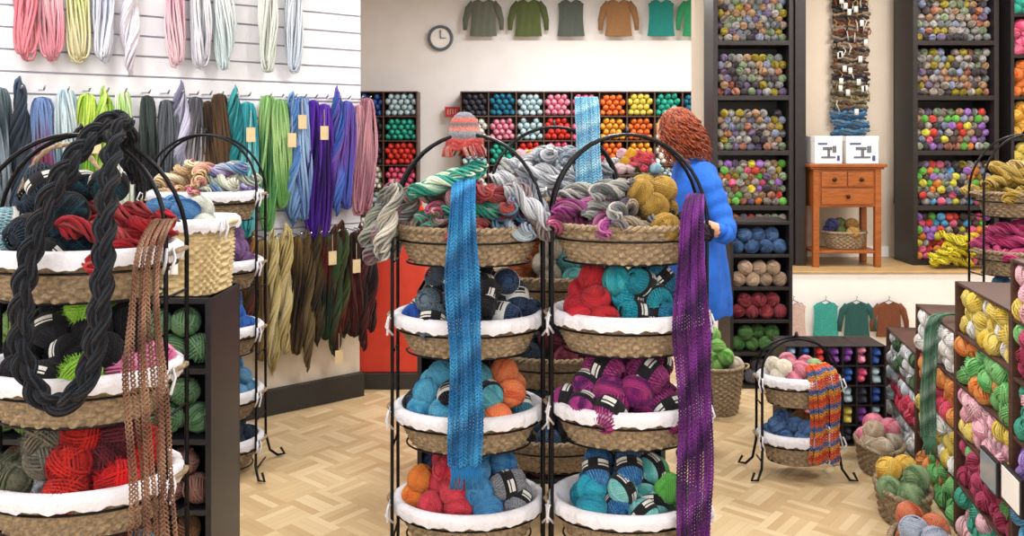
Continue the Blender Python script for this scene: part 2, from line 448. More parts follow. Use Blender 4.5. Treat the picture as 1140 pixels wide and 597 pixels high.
while z < 3.28:
    ms.box(-3.3, .01, .0, .012, z, z+.093); z += .102
ms.obj('slats', SLAT, sw, smooth=False, bevel=.002)
ms = Mass(); ms.box(-3.3, .03, -.012, .03, 0, .14); ms.obj('baseboard_slat', BASEB, sw, smooth=False, bevel=.004)

# hanks hanging on slat wall
def hang(ms, x, z, L, w, pal, n=30, y0=-.09, twist=None):
    if twist is None: twist = R.random() < .3
    if twist:
        place(ms, 'lhank', (x, y0, z-L/2), pal, 1, rotm(0, R.uniform(-.03, .03), R.uniform(0, 6)), mul=(w/.034, w/.034, L/.205))
        a = np.linspace(0, 2*PI, 14, endpoint=False)
        v, f = tube(np.stack([x+.02*np.cos(a), y0+0*a, z-.012+.02*np.sin(a)], 1), .007, 4, True); ms.add(v, f, pal[0])
        return
    tw = R.choice([-1, 1])*R.uniform(.9, 2.2); pinch = R.uniform(.0, .22)
    for i in range(n):
        th = np.linspace(0, 2*PI, 30, endpoint=False)
        a = w*R.uniform(.05, 1); b = R.uniform(-.038, .038); LL = L*R.uniform(.93, 1.02)
        s = np.sin(th); dn = (1-np.cos(th))/2
        leg = np.sign(s)*np.abs(s)**.45
        ang = tw*(dn-.5)
        ox = a*leg; oy = b*np.abs(s)**.4
        pk = 1-pinch*np.exp(-((dn-.35)/.2)**2)
        X = (ox*np.cos(ang)-oy*np.sin(ang))*pk+.006*np.sin(7*dn+i); Y = (ox*np.sin(ang)*.6+oy*np.cos(ang))*pk
        P = np.stack([x+X, y0+np.clip(Y, -.06, .06), z-LL*dn], 1)
        v, f = tube(P, .0058, 4, True, ref=(0, 1, 0))
        W = (R.random()*.35+.9*np.repeat(dn, 4)) % 1
        ms.add(v, f, pcol(pal, W*.98, (0, 0, 0), (0, 0, 0)))
hk = empty('hanging_hanks', (-.905, 5.05, 0), 38.5); pm = Mass(); tg = Mass()
row1 = [(-1.86, '5f7078 2f3c44 8694a0'), (-1.77, '24303c 4a5c74 303844'), (-1.68, '2e4a76 6c86b4 7a3050'), (-1.58, '88a8b8 c8d8dc 5a8090'), (-1.49, '8ab83a c0d860 5f982a'), (-1.41, '9cc84a d8e890 70a040'), (-1.33, 'e0e8d8 98c060 eef2ee'), (-1.22, '1c2426 3f4a48 101416'), (-1.13, '30343c 5a6068'),
        (-1.06, '9898b0 6a6a86 c0c0d4'), (-.985, '6c6f78 44444c a09aa0'), (-.92, '4a3626 241812 6a543c'), (-.86, '3a2c20 5a4430'), (-.785, '2a8a92 47a8ac 186870'), (-.715, '4cb0b8 2b94a2 80ccd0'),
        (-.60, '6ca860 9cc480 3f7c4c'), (-.53, '5c9850 a8cc88'), (-.455, '4c7cbc 88b0e0 6888b8'), (-.40, '5878b0 9ab8dc'), (-.335, '3c1480 562aa8 200c50'), (-.27, '431a80 6438b0 2a1058'), (-.19, '3050a0 7454b0 4a6cc0'), (-.13, '4a5cb8 6a4aa0'), (-.05, 'b07886 c898a4 8a6070'), (.0, '9a6474 c08c98')]
for i, (x, p) in enumerate(row1): hang(pm, x, 1.76-.02*(i % 3), R.uniform(.58, .72) if x not in (-.335, -.27) else .76, .047, PAL(p), twist=(i % 4 == 1))
row2 = [(-1.30, '5b3a28 2a1c18 7a5238'), (-1.16, '302420 5b4a3a'), (-1.03, '254a30 5a6a40'), (-.95, '4c3a24 6a5434'), (-.87, '6c5430 4a3620'), (-.79, '6a4a2c 8c7040 4c2a1c'), (-.70, '5a2a24 8a6434 2a2416'), (-.63, '8a7448 5a4428'), (-.57, 'c8b680 e0d2a4 a09058'), (-.50, 'b8a468 d8c898'), (-.43, '3c2a18 5f4a28 1c140c'),
        (-.37, '4a3a24 6a5a3a'), (-.31, '2c2418 4c3c24'), (-.26, '1e3e20 5a1c18 12241a'), (-.20, '2a4428 482018'), (-.15, '3a4a24 5a2014 1a120c'), (-.08, '3a1410 1c1814 502020'), (-.03, '4a1c20 241818'), (0.03, '4a141c 2c1c1c 180c0c')]
for i, (x, p) in enumerate(row2): hang(pm, x, 1.0-.015*(i % 3), R.uniform(.52, .68), .043, PAL(p), twist=(i % 3 != 1))
row0 = [(-1.75, 'e08a96 d06a7a'), (-1.64, 'd48a9a e8b8c0'), (-1.53, 'e0d8b0 d0d490'), (-1.42, 'd8dce8 c0c4d8'), (-1.30, 'd0c8d8 e0dce8'), (-1.08, 'e8c8d0 d8a8b8'), (-.96, 'd0d0dc e8e8ee'), (-.84, 'c8d8dc e4ecec'), (-.6, 'd8e0d8 eef0ea'), (-.45, 'c8d4e4 dce4ee')]
for x, p in row0: hang(pm, x, 2.5, .60, .045, PAL(p), 22)
pm.obj('hank_strands', YARN, hk)
ms = Mass()
for rws, z in ((row1, 1.76), (row2, 1.0), (row0, 2.5)):
    for x, p in rws:
        v, f = tube([(x, .0, z+.0), (x, -.12, z-.004), (x, -.145, z+.012)], .0045, 6, ref=(1, 0, 0)); ms.add(v, f)
ms.obj('chrome_pegs', CHROME, hk)
for x, z in ((-.72, 1.55), (-.49, 1.52), (-.30, 1.56), (-.25, .86), (-1.47, 1.5), (-.1, .8), (-.43, 1.62), (-.21, .3)):
    tg.box(x-.024, x+.024, -.158, -.155, z-.038, z+.038)
    v, f = tube([(x, -.156, z+.038), (x+.005, -.145, z+.13)], .0012, 3); tg.add(v, f)
tg.obj('price_tags', mat('kraft_tag', 'c8b48c', .8), hk, smooth=False)

# red sales counter
cn = empty('sales_counter', (-.93, 5.2, 0))
ms = Mass(); ms.box(0, .40, 0, 1.3, .1, .9); ms.obj('counter_body', REDP, cn, smooth=False, bevel=.006)
ms = Mass(); ms.box(.0, .415, -.015, 1.3, 0, .1); ms.box(-.0, .43, -.03, 1.33, .9, .935); ms.obj('counter_top_and_plinth', BASEB, cn, smooth=False, bevel=.005)
ms = Mass(); pile(ms, [('mball', PAL('e07a3a f0a060')), ('mball', PAL('e8507a f0a0b0')), ('mball', PAL('e04a2a a02818'))], .15, .4, .98, 3, 1, (.2, .5), .085); ms.obj('yarn_on_counter', YARN, cn)

# ------------------------------------------------------------ far wall shelves
RB = ['1c6a8a 2f8fb0', '2c58a8 5478c8', '16a08c 50c8b0', 'e8d24a f4e48a', 'e84a7a f088a8', 'd83030 f05848', 'f0a030 f4c860', '5cae4a 98d070', '7a3c98 a868c0', 'f2efe8 ffffff', 'c8dce4 a8d0dc', 'e87a9c f4c0d0', 'c82858 8a1a40', '30303c 585868', '8ab4d8 c0d8ea', 'e86a2a f09850']
ROWC = [[13, 0, 1, 8, 2, 7, 13, 5, 12], [1, 14, 0, 2, 10, 9, 14, 8, 1], [5, 15, 12, 4, 6, 3, 7, 0, 8], [9, 10, 14, 11, 9, 3, 2, 10, 1], [10, 2, 5, 4, 11, 15, 6, 9, 7], [9, 11, 10, 5, 4, 6, 15, 3, 14], [13, 0, 10, 14, 11, 4, 5, 15, 3, 7, 2, 0, 1]]
def farfill(off):
    def f(i, j, c, r):
        row = ROWC[(j+off) % 7]; return PAL(RB[row[(i*len(row))//c % len(row)]]), R.uniform(.93, 1.0)
    return f
shelf('yarn_shelf', -.62, 10.2, 0, 3.0, 2.07, .3, 9, 7, farfill(0), t=.016, size=.82, wood=BROWN)
shelf('yarn_shelf', -1.95, 10.2, 0, .82, 2.07, .3, 2, 7, farfill(2), t=.016, size=.82, wood=BROWN)
shelf('yarn_shelf', 2.4, 10.2, 0, 1.9, 2.07, .3, 6, 7, farfill(4), t=.014, size=.82, wood=BROWN)
def pale(i, j, c, r):
    return PAL(['f2efe8 ffffff', 'e8dce8 f4f0f4', 'a8d8e0 e0f2f4', 'f0b8c8 fbe0e6', 'b8c0e0 e0e4f4', 'e8d8b0 f6ecd4'][(i+2*j) % 6]), .97
def paleheap(ms):
    for q in range(3):
        pile(ms, [('mhank', PAL('f2efe8 dfe8ee')), ('mball', PAL('e8a8c0 fff0f4')), ('mball', PAL('f4d25a f0b030')), ('mhank', PAL('d83a50 f07080')), ('mball', PAL('70b8d8 c0e0f0'))], .24, .14, 1.27, 3, 1, (.3+.43*q, .18), .085)
shelf('yarn_shelf', -.15, 7.0, 0, 1.45, 1.22, .35, 4, 4, pale, heap=paleheap, t=.015, wood=BROWN)

# clock, exit sign
ck = empty('wall_clock', (-.88, 10.5, 2.74)); ms = Mass(); a = np.arange(40)/40*2*PI
v, f = tube(np.stack([.14*np.cos(a), 0*a, .14*np.sin(a)], 1), .018, 8, True, ref=(0, 1, 0)); ms.add(v, f)
ms.box(-.005, .005, -.01, 0, 0, .1); ms.box(0, .07, -.01, 0, -.004, .004); ms.obj('clock_rim_and_hands', INK, ck)
ms = Mass(); V = np.vstack([np.stack([q*np.cos(a), 0*a+.01, q*np.sin(a)], 1) for q in (.001, .14)]); ms.add(V, gridf(2, 40, False, True)); ms.obj('clock_face', TRIM, ck)
es = empty('exit_sign', (-.73, 10.45, 1.83)); ms = Mass(); ms.box(-.09, .09, -.02, .04, -.06, .06); ms.obj('sign_panel', SIGN, es, smooth=False, bevel=.004)
ms = Mass()
for i in range(4):
    x = -.06+.032*i; ms.box(x, x+.006, -.024, -.02, -.03, .03)
    if i != 2: ms.box(x, x+.02, -.024, -.02, .024, .03)
    if i == 0: ms.box(x, x+.02, -.024, -.02, -.03, -.024); ms.box(x, x+.018, -.024, -.02, -.003, .003)
ms.obj('sign_letters', TRIM, es, smooth=False)

# sweaters
def sweater(X, Y, Z, s, col, sleeves=True, rz=0, name='hanging_sweater'):
    e = empty(name, (X, Y, Z), rz); m = FABR; c = H(col); ms = Mass()
    nu, nv = 18, 20
    for side in (-1, 1):
        V = []
        for i in range(nu):
            t = i/(nu-1)
            z = -t*.62
            hw = (.10+.12*min(1, t*9)) if t < .12 else .215-.02*math.sin(t*3)+.02*t
            for j in range(nv):
                u = j/(nv-1)*2-1
                dip = -.05*max(0, 1-abs(u*hw)/.08)*max(0, 1-t*8)
                V.append((u*hw*s, side*(.028*math.sqrt(max(0, 1-u*u))+.006*math.sin(u*11+t*3))*s, (z+dip)*s))
        ms.add(V, gridf(nu, nv), c)
    if sleeves:
        for sg in (-1, 1):
            P = [(sg*.17*s, 0, -.05*s), (sg*.25*s, 0, -.15*s), (sg*.30*s, -.01, -.35*s), (sg*.31*s, -.01, -.52*s)]
            v, f = tube(P, np.array([.055, .06, .05, .035])*s, 10, ref=(0, 1, 0)); v[:, 1] *= .45; ms.add(v, f, np.array(c)*.92)
    ms.obj('knit_body', m, e)
    ms = Mass(); v, f = tube([(-.17*s, 0, -.035*s), (0, 0, .03*s), (.17*s, 0, -.035*s)], .006*s, 6); ms.add(v, f)
    v, f = tube([(0, 0, .03*s), (0, 0, .07*s), (.02*s, .0, .09*s), (0, .03*s, .1*s)], .004*s, 5, ref=(1, 0, 0)); ms.add(v, f)
    ms.obj('clothes_hanger', IRON, e)
for x, c, sl in ((-.35, '6c7268', True), (.2, '5e6a44', True), (.72, '5c6460', False), (1.3, '9a7450', True), (1.82, '2c8a86', False), (2.25, '3a9a6a', True)):
    sweater(x, 10.42, 3.2, .72, c, sl)

# ------------------------------------------------------------ raised display area (right)
slab('display_platform', 1.44, 4.7, 6.1, 6.95, 0, .56, TRIM, .008)
slab('platform_deck', 1.43, 4.7, 6.085, 6.95, .56, .575, mat('deck_oak', 'b89868', .4, var=.15, nscale=5, stretch=(1, 10, 1)), .003)
slab('wall_display', 1.46, 4.7, 6.82, 6.95, .575, 3.3, CREAM)
slab('baseboard_display', 2.18, 3.0, 6.79, 6.819, .575, .66, TRIM, .004)
GR = [PAL('5c5a58 a89890 3a3438'), PAL('a8a4a0 5f6a6c'), PAL('7c5a3c b89878'), PAL('4c3a58 887898'), PAL('802a1c b88a70'), PAL('485648 98a888'), PAL('201c24 5c5458'), PAL('c0b8ac 706458'), PAL('b8a84a 807020'), PAL('4a5878 9aa0b8'), PAL('c8c4c0 8a8684')]
CL = [PAL('c8386a e880a0'), PAL('4ca83a 80c060'), PAL('d0b82a e0e060'), PAL('d86a20 e09850'), PAL('8a48b0 b088d0'), PAL('c02a2a e06050'), PAL('3898c8 78b8e0'), PAL('c8c0b8 888078'), PAL('3a2a28 6a5a58')]
def bookfill(i, j, c, r):
    return (GR if j > 1 else GR+CL), R.uniform(.8, .95)
def bookfill2(i, j, c, r):
    return (GR if j > 2 else GR+CL) if j > 0 else CL, R.uniform(.8, .95)
shelf('bookcase_of_yarn', 1.50, 6.36, .575, .60, 2.5, .3, 1, 6, bookfill, kind='mball', t=.035, size=.62)
slab('trim_1', 2.105, 2.185, 6.34, 6.819, .576, 3.29, DARK, .004)
shelf('bookcase_of_yarn', 2.99, 6.36, .575, .64, 2.5, .3, 1, 6, bookfill2, kind='mball', t=.035, size=.62)
ROW3 = lambda i, j, c, r: (PAL(RB[[9, 11, 3, 6, 15, 4, 2, 8][(j+i*3) % 8]]), .93)
shelf('bookcase_of_yarn', 3.72, 6.36, .575, .8, 2.5, .3, 2, 8, ROW3, kind='mball', t=.025, size=.9)
wn = empty('window_1', (3.04, 6.8, 1.0)); ms = Mass(); ms.box(0, .35, -.008, -.002, 0, 1.9); ms.obj('pane', GLASS, wn, smooth=False)
ms = Mass()
for b in ((0, .03, 0, 1.9), (.32, .35, 0, 1.9), (0, .35, 0, .03), (0, .35, .95, .98), (0, .35, 1.87, 1.9)): ms.box(b[0], b[1], -.025, 0, b[2], b[3])
ms.obj('window_frame', DARK, wn, smooth=False, bevel=.003)

# side table
tb = empty('side_table', (2.465, 6.42, .575)); ms = Mass()
ms.box(-.285, .285, -.17, .17, .735, .76); ms.box(-.27, .27, -.158, .158, .72, .735)
ms.box(-.245, .245, -.14, .145, .44, .72)
for sx in (-1, 1):
    for sy in (-1, 1):
        x0, x1 = sorted((sx*.25, sx*.205)); y0, y1 = sorted((sy*.15, sy*.105))
        ms.box(x0, x1, y0, y1, .0, .72)
ms.box(-.24, .24, -.14, .14, .10, .12)
for z0, z1 in ((.59, .70), (.46, .575)):
    ms.box(-.19, -.005 if z0 > .58 else .19, -.152, -.14, z0, z1)
    if z0 > .58: ms.box(.005, .19, -.152, -.14, z0, z1)
ms.obj('table_wood', TABW, tb, smooth=False, bevel=.005)
ms = Mass()
for x, z in ((-.1, .645), (.1, .645), (0, .52)):
    v, f = sphere(10, 8); ms.add(v*.016+np.array([x, -.168, z]), f)
ms.obj('drawer_knobs', BRASS, tb)
def wbox(X, Y, Z, w, h, d, rz):
    e = empty('ball_winder_box', (X, Y, Z), rz); ms = Mass()
    ms.box(-w/2, w/2, -d/2, d/2, 0, h); ms.box(-w/2-.002, w/2+.002, -d/2-.002, d/2+.002, h*.82, h+.003); ms.obj('carton', CARD, e, smooth=False, bevel=.003)
    ms = Mass(); y = -d/2-.004
    ms.box(-w*.28, w*.25, y, y+.002, h*.2, h*.27); ms.box(-w*.05, w*.05, y, y+.002, h*.25, h*.55); ms.box(-w*.22, w*.12, y, y+.002, h*.5, h*.62); ms.box(w*.14, w*.28, y, y+.002, h*.4, h*.66)
    ms.obj('printed_machine', INK, e, smooth=False)
    ms = Mass(); ms.box(-w*.4, -w*.05, y, y+.002, h*.7, h*.77); ms.box(w*.3, w*.4, y, y+.002, h*.1, h*.3); ms.obj('printed_text', INKB, e, smooth=False)
wbox(2.335, 6.40, 1.336, .21, .2, .17, 6); wbox(2.60, 6.40, 1.336, .23, .2, .17, -4)
ub = empty('yarn_basket', (2.50, 6.42, .697)); basket(ub, 0, 0, .12, .16, .10, .12, liner=False, handles=False)
ms = Mass(); pile(ms, [('mball', PAL('2c2c5a 4a5080')), ('mball', PAL('4a5a2c 808850')), ('mball', PAL('98682c c8a060'))], .13, .08, .12, 2); ms.obj('yarn_pile', YARN, ub)
# wall hanging
wh = empty('woven_wall_hanging', (2.68, 6.77, 0)); ms = Mass()
cols = PAL('3c3430 6a5a48 2c2c34 8a7a68 4a3c30 98806a 30303a 5c4436 7a3c2c'); nb = 60
zt = 2.92; zb = 1.50
for i in range(nb):
    z1 = zt-(zt-zb)*i/nb; z0 = z1-(zt-zb)/nb*.92; f_ = i/nb
    if f_ > .8: cc = PAL('3c6488 28486a 5a84a0')[i % 3]
    elif f_ > .66: cc = PAL('7a6a4c 8a8468 4c4438')[i % 3]
    else: cc = cols[R.integers(len(cols))]
    n = 22; xs = np.linspace(-.14+R.uniform(-.02, .02), .14+R.uniform(-.02, .02), n)
    P = np.stack([xs, -.012+.008*np.sin(np.arange(n)*2.2+PI*(i % 2)), np.full(n, (z0+z1)/2)+.009*np.sin(xs*40+i*1.3)], 1)
    v, f = tube(P, (z1-z0)*.55*(1+.3*np.sin(np.arange(n)*1.7+i)), 7, ref=(0, 0, 1)); v[:, 1] = v[:, 1]*.6
    ms.add(v, f, cc)
for q in range(70):
    x = R.uniform(-.15, .15); z = R.uniform(zb+.3, zt); cc = [H('d8d0c4'), H('a88858'), H('2c2620'), H('88482c')][R.integers(4)]
    P = [(x, -.02, z), (x+R.uniform(-.02, .02), -.045, z-.03), (x+R.uniform(-.02, .02), -.04, z-R.uniform(.05, .1))]
    v, f = tube(P, .005, 5); ms.add(v, f, cc)
for q in range(26):
    x = -.14+.28*q/25; P = [(x, -.012, zb+.01), (x+.004, -.012, zb-.05), (x+R.uniform(-.01, .01), -.012, zb-.1)]
    v, f = tube(P, .004, 4); ms.add(v, f, H('3c5470'))
for q in range(18):
    x = R.uniform(-.16, .14); z = R.uniform(1.7, 2.7)
    ms.box(x, x+.032, -.056, -.053, z, z+.05, H('f4f2ec'))
ms.obj('woven_strips', FABR, wh)
ms = Mass(); v, f = tube([(-.2, 0, 2.95), (.2, 0, 2.95)], .012, 8, ref=(0, 0, 1)); ms.add(v, f); ms.obj('dowel', TABW, wh)
fb = empty('yarn_basket', (1.72, 6.21, .577)); basket(fb, 0, 0, .16, .13, .09, .16, liner=False, handles=False, name='dark_basket')
ms = Mass(); pile(ms, [('mball', PAL('5a8a2c 80a840')), ('mball', PAL('b8a030 705820')), ('mball', PAL('a85830 503020'))], .11, .07, .17, 2); ms.obj('yarn_pile', YARN, fb)
ms = Mass(); pile(ms, [('mhank', PAL('e0d020 f0e850')), ('mhank', PAL('d8c818 e8d840')), ('mball', PAL('d04050 e08090'))], .24, .05, .0, 4, 1, (0, 0), .07); o = ms.obj('yarn_heap', YARN); o.location = (3.28, 6.22, .632)
for x, c, sl in ((2.0, 'd0b8b0', False), (2.23, '3f9f96', False), (2.45, '2f5a58', True), (2.68, '7a4a34', True)): sweater(x, 6.065, .36, .40, c, sl, name='baby_sweater')

# ------------------------------------------------------------ tiered racks
LB = {'lab': WH, 'lab2': BL}
BK = {'lab': BL, 'lab2': H('c8c8c4')}
A = rack(-1.143, 2.26, [
    [('skein', PAL('6f98a8 98b8c0'), BK), ('skein', PAL('2c3a4c 101820'), LB), ('lball', PAL('1c4a5a 0c1420'), LB), ('hank', PAL('98202c 5a141c a84848')), ('nhank', PAL('a8202c b84844 901820'))],
    [('fuzzy', PAL('6cb028 9cd048')), ('ball', PAL('0c0c10 1c1c22')), ('lball', PAL('101014 202028'), LB), ('fuzzy', PAL('7cbc34 a4d454')), ('ball', PAL('0e0e12 1e1e26')), ('fuzzy', PAL('d0508a e890b8 e0a8c4'))],
    [('fuzzy', PAL('4c5a40 6a6a58 2c3428')), ('fuzzy', PAL('5a5850 88806c 6a7068')), ('fuzzy', PAL('8a1418 c02820')), ('fuzzy', PAL('4a1820 6a2430')), ('fuzzy', PAL('b01018 d82020'))],
    [('fuzzy', PAL('50382c 88786a')), ('ball', PAL('36462c 6c7050')), ('ball', PAL('801820 b04040')), ('ball', PAL('2c5a7a 6898a8'))]], tiers=(1.25, .94, .66, .36), layers=4)
def drape_b(ym):
    gp = ['6a6a68 a8a49a c8c4b8', '5a5e60 8a9090 b8bcb8', '7a4a5a a88890 6a6a68', '6c7068 989c90']
    for k in range(9):
        x = -.25-.018*(k % 4)-R.uniform(0, .02); y = -.12+.03*k; zz = 1.275-.03*(k % 3)
        rot = np.array(Matrix.Rotation(R.uniform(-.4, .4), 3, 'Z') @ Matrix.Rotation(R.uniform(.15, .75), 3, 'Y'))
        place(ym, 'nhank', (x, y, zz), PAL(gp[k % 4]), 1.0, rot)
    for k in range(6):
        rot = np.array(Matrix.Rotation(R.uniform(-.4, .4), 3, 'Z') @ Matrix.Rotation(-R.uniform(.3, 1.0), 3, 'Y'))
        place(ym, 'nhank', (.21+.012*(k % 3), -.12+.035*k, 1.31-.02*(k % 2)), PAL(['8a8c94 c0c4cc', '7c6c70 a8a0a0', '686c78 98a0ac'][k % 3]), .95, rot)
    for k in range(3):
        rot = np.array(Matrix.Rotation(.3*k, 3, 'Z') @ Matrix.Rotation(1.3, 3, 'Y'))
        place(ym, 'nhank', (-.09+.03*k, -.09+.05*k, 1.385+.012*k), PAL('3a9a88 d8e8d0 1c7868'), 1.0, rot)
PKL = {'lab': H('101014'), 'lab2': H('c84838')}
B = rack(-.149, 2.95, [
    [('nhank', PAL('7a7a68 a89888 908078 804a58')), ('nhank', PAL('903a58 b89098 6a7060')), ('nhank', PAL('58a890 b8d0b8 30887a')), ('nhank', PAL('8a3438 b05848 904a50')), ('nhank', PAL('802c34 a84c48 5088a8')), ('nhank', PAL('6f9cb8 a8b8c0 787a90'))],
    [('ball', PAL('18388a 2c58b0')), ('skein', PAL('485868 788898'), LB), ('lball', PAL('20303c 3c5060'), PKL), ('skein', PAL('18181e 303038'), LB), ('skein', PAL('1c3050 405878'), BK), ('skein', PAL('142038 3c5070'), BK)],
    [('skein', PAL('20242c 4a5060'), LB), ('ball', PAL('2c80b0 58a8c8')), ('skein', PAL('14141a 24242c'), BK), ('lball', PAL('2c7088 60a8b8'), LB), ('ball', PAL('d86038 e88858')), ('skein', PAL('2a6078 5a90a0'), BK)],
    [('ball', PAL('d86828 e08840')), ('ball', PAL('b02038 d04858')), ('ball', PAL('2060a0 4888b8')), ('skein', PAL('a8a8b0 808890'), LB)]], tiers=(1.235, .93, .615, .3), liners=(False, True, True, True), extra=drape_b)
C = rack(.387, 2.88, [
    [('nhank', PAL('a04a70 c88098 7a2858')), ('nhank', PAL('6a1c58 984088 a86a90')), ('nhank', PAL('888884 5c6064 a8a8a4')), ('nhank', PAL('6a6a74 4a4050 988870')), ('ball', PAL('88682c a88840')), ('nhank', PAL('1c2028 3a2a38 0c1014'))],
    [('ball', PAL('a81828 c83040')), ('ball', PAL('901020 b82c34')), ('ball', PAL('188898 40a8b0')), ('skein', PAL('0c7890 2ca0b0'), LB), ('skein', PAL('106890 4890b0'), LB), ('ball', PAL('1c5070 4a7890'))],
    [('lball', PAL('801868 a84088 501058'), {'s': 1.1, **LB}), ('skein', PAL('881860 a84880 6a1858'), {'s': 1.15, **LB}), ('ball', PAL('882068 601860 a83878'), {'s': 1.1}), ('skein', PAL('701858 883068 a04080'), {'s': 1.15, **LB}), ('lball', PAL('b08818 c8a030'), LB)],
    [('ball', PAL('0c7898 30a0b8')), ('skein', PAL('1c60a0 5088b8'), LB), ('lball', PAL('409898 80c0c0'), LB), ('ball', PAL('389838 68b858'))]], tiers=(1.25, .955, .655, .33), liners=(False, True, True, True))
E = rack(.17, 3.44, [
    [('nhank', PAL('98a8b0 c0c8cc 788898')), ('nhank', PAL('a8acb4 d0d4da')), ('nhank', PAL('7c8898 b0b8c0')), ('nhank', PAL('5a6878 909ca8'))],
    [('ball', PAL('984828 b87048')), ('ball', PAL('a8a090 c8c0b0')), ('ball', PAL('3a7a7a 60a0a0'))],
    [('ball', PAL('202838 485868')), ('ball', PAL('6a2038 904858'))],
    [('ball', PAL('20405a 507090')), ('ball', PAL('282830 505058'))]], top=1.58, tiers=(1.30, .99, .68, .36), layers=4, liners=(False,)*4)
D = rack(-1.417, 3.95, [
    [('nhank', PAL('e0d0a8 e8dcc0 b89870')), ('nhank', PAL('b86880 d8a090 e0c890')), ('nhank', PAL('90a098 d0d0c0')), ('nhank', PAL('5a88b0 b0c0d0 987ab0'))],
    [('ball', PAL('98784a b8a078')), ('ball', PAL('988068 705840')), ('ball', PAL('5a3a68 806090'))],
    [('ball', PAL('b87018 d09840')), ('ball', PAL('b8501c d07840')), ('ball', PAL('1c4ca0 3c70c0'))],
    [('ball', PAL('202028 484850')), ('ball', PAL('101c34 283860')), ('ball', PAL('2c6898 6898b8'))],
    [('ball', PAL('0e1014 202428')), ('ball', PAL('182030 303c50'))]], tiers=(1.28, .965, .665, .37, .15))
G = rack(2.66, 4.42, [
    [('nhank', PAL('987a2c b8a058')), ('nhank', PAL('b89040 7a6838 c8b888'))],
    [('nhank', PAL('a82860 c85888')), ('nhank', PAL('981c38 c05068 5a1c40'))],
    [('ball', PAL('286898 6098c0')), ('ball', PAL('d8b030 e0c868'))],
    [('ball', PAL('289868 60c090'))]], tiers=(1.25, .95, .65, .35), liners=(False, False, True, True))
Fk = rack(1.30, 3.9, [
    [('ball', PAL('c8b8a0 e0d8c8')), ('ball', PAL('b04868 d08898')), ('ball', PAL('789868 a8c090'))],
    [('ball', PAL('28487a 6080b0')), ('ball', PAL('7a4020 b07848'))]], top=.62, tiers=(.45, .19), w=.17, s=.65, layers=2)

# ------------------------------------------------------------ left dark display shelf + baskets
def greens(i, j, c, r):
    if j == 2 or j == 3: return PAL(['5a7a3c 80a060', '5a7a3c 80a060', '3c6a48 78a078'][i % 3]), .9
    return PAL(['7a5048 a07870', '6a4858 987888', '5c3a2c 906848'][(i+j) % 3]), .9
shelf('display_shelf', -2.25, 2.92, 0, 1.22, .99, .3, 3, 4, greens, kind='mball', wood=NAVY, size=1.05)
wb = empty('wicker_box_basket', (-1.19, 3.06, .993), -4); basket(wb, 0, 0, .25, .17, .13, .25, light=True, e=.45, taper=.9)
ms = Mass(); pile(ms, [('ball', PAL('2c2c34 68686c')), ('ball', PAL('204878 5080b0')), ('ball', PAL('98a098 c8ccc4'))], .14, .1, .235, 2); ms.obj('yarn_pile', YARN, wb)
ms = Mass(); ms.box(-.06, .06, -.146, -.142, .08, .16); ms.obj('label_card', CARD, wb, smooth=False)
def handled(X, Y, Z, specs, rz=0):
    e = empty('handled_basket', (X, Y, Z), rz); basket(e, 0, 0, .2, .18, .13, .2, liner=False, handles=False)
    ms = Mass(); a = np.linspace(PI, 0, 20)
    for q in (0, PI):
        P = np.stack([.18*np.cos(a), .006*np.cos(a*14+q), .2+.32*np.sin(a)+.006*np.sin(a*14+q)], 1); v, f = tube(P, .007, 6); ms.add(v, f)
    ms.obj('basket_handle', WICK, e); ms = Mass(); pile(ms, specs, .15, .11, .2, 4); ms.obj('yarn_pile', YARN, e)
handled(-1.61, 3.07, .993, [('ball', PAL('6a2c88 9860b0')), ('skein', PAL('4c2068 a090b0'), LB), ('ball', PAL('2c2838 585870'))])
handled(-2.03, 3.07, .993, [('nhank', PAL('20242c 4a5460')), ('nhank', PAL('3a4048 788080')), ('nhank', PAL('182028 505860'))])

# ------------------------------------------------------------ centre dark gondola with baskets on top
def cfill(i, j, c, r):
    return PAL(['182038 3a4868', '501828 804058', '204048 487080', '1a1a24 3a3a48'][(i+j) % 4]), .75
shelf('display_shelf', -.42, 3.78, 0, 1.1, .86, .32, 3, 3, cfill, kind='mball', wood=NAVY, size=1.05)
for x, sp in ((.38, [('ball', PAL('989894 c0c0bc')), ('ball', PAL('d0d0d4 a8b0b8')), ('nhank', PAL('b0a898 d8d4ca'))]), (-.12, [('ball', PAL('c09890 d8c0b8')), ('ball', PAL('809890 b8c8c0'))])):
    e = empty('wicker_box_basket', (x, 3.95, .863)); basket(e, 0, 0, .15, .24, .13, .15, liner=False, light=True, e=.4, taper=.93)
    ms = Mass(); pile(ms, sp, .2, .1, .15, 4); ms.obj('yarn_pile', YARN, e)

def rfill(i, j, c, r):
    return PAL(['4a4a50 808088', '306830 608850', '701828 a04850', 'a88870 c8b098', '284870 5878a8', 'b86028 d09858'][(i*2+j) % 6]), .85
shelf('display_shelf', 1.33, 5.2, 0, .38, 1.02, .3, 1, 5, rfill, kind='mball', size=.9)
e = empty('yarn_basket', (1.14, 4.78, 0)); basket(e, 0, 0, .26, .15, .13, .26, liner=False)
ms = Mass(); pile(ms, [('ball', PAL('d07028 e0a060')), ('ball', PAL('589838 90c070')), ('ball', PAL('d8d0c8 b8a898'))], .13, .11, .26, 4); ms.obj('yarn_pile', YARN, e)

def mini(i, j, c, r): return PAL(RB[(i*3+j*7+int(R.integers(4))) % len(RB)]), .96
shelf('mini_skein_cubby', 1.36, 4.24, 0, .5, .5, .2, 7, 5, mini, t=.008, size=.5)

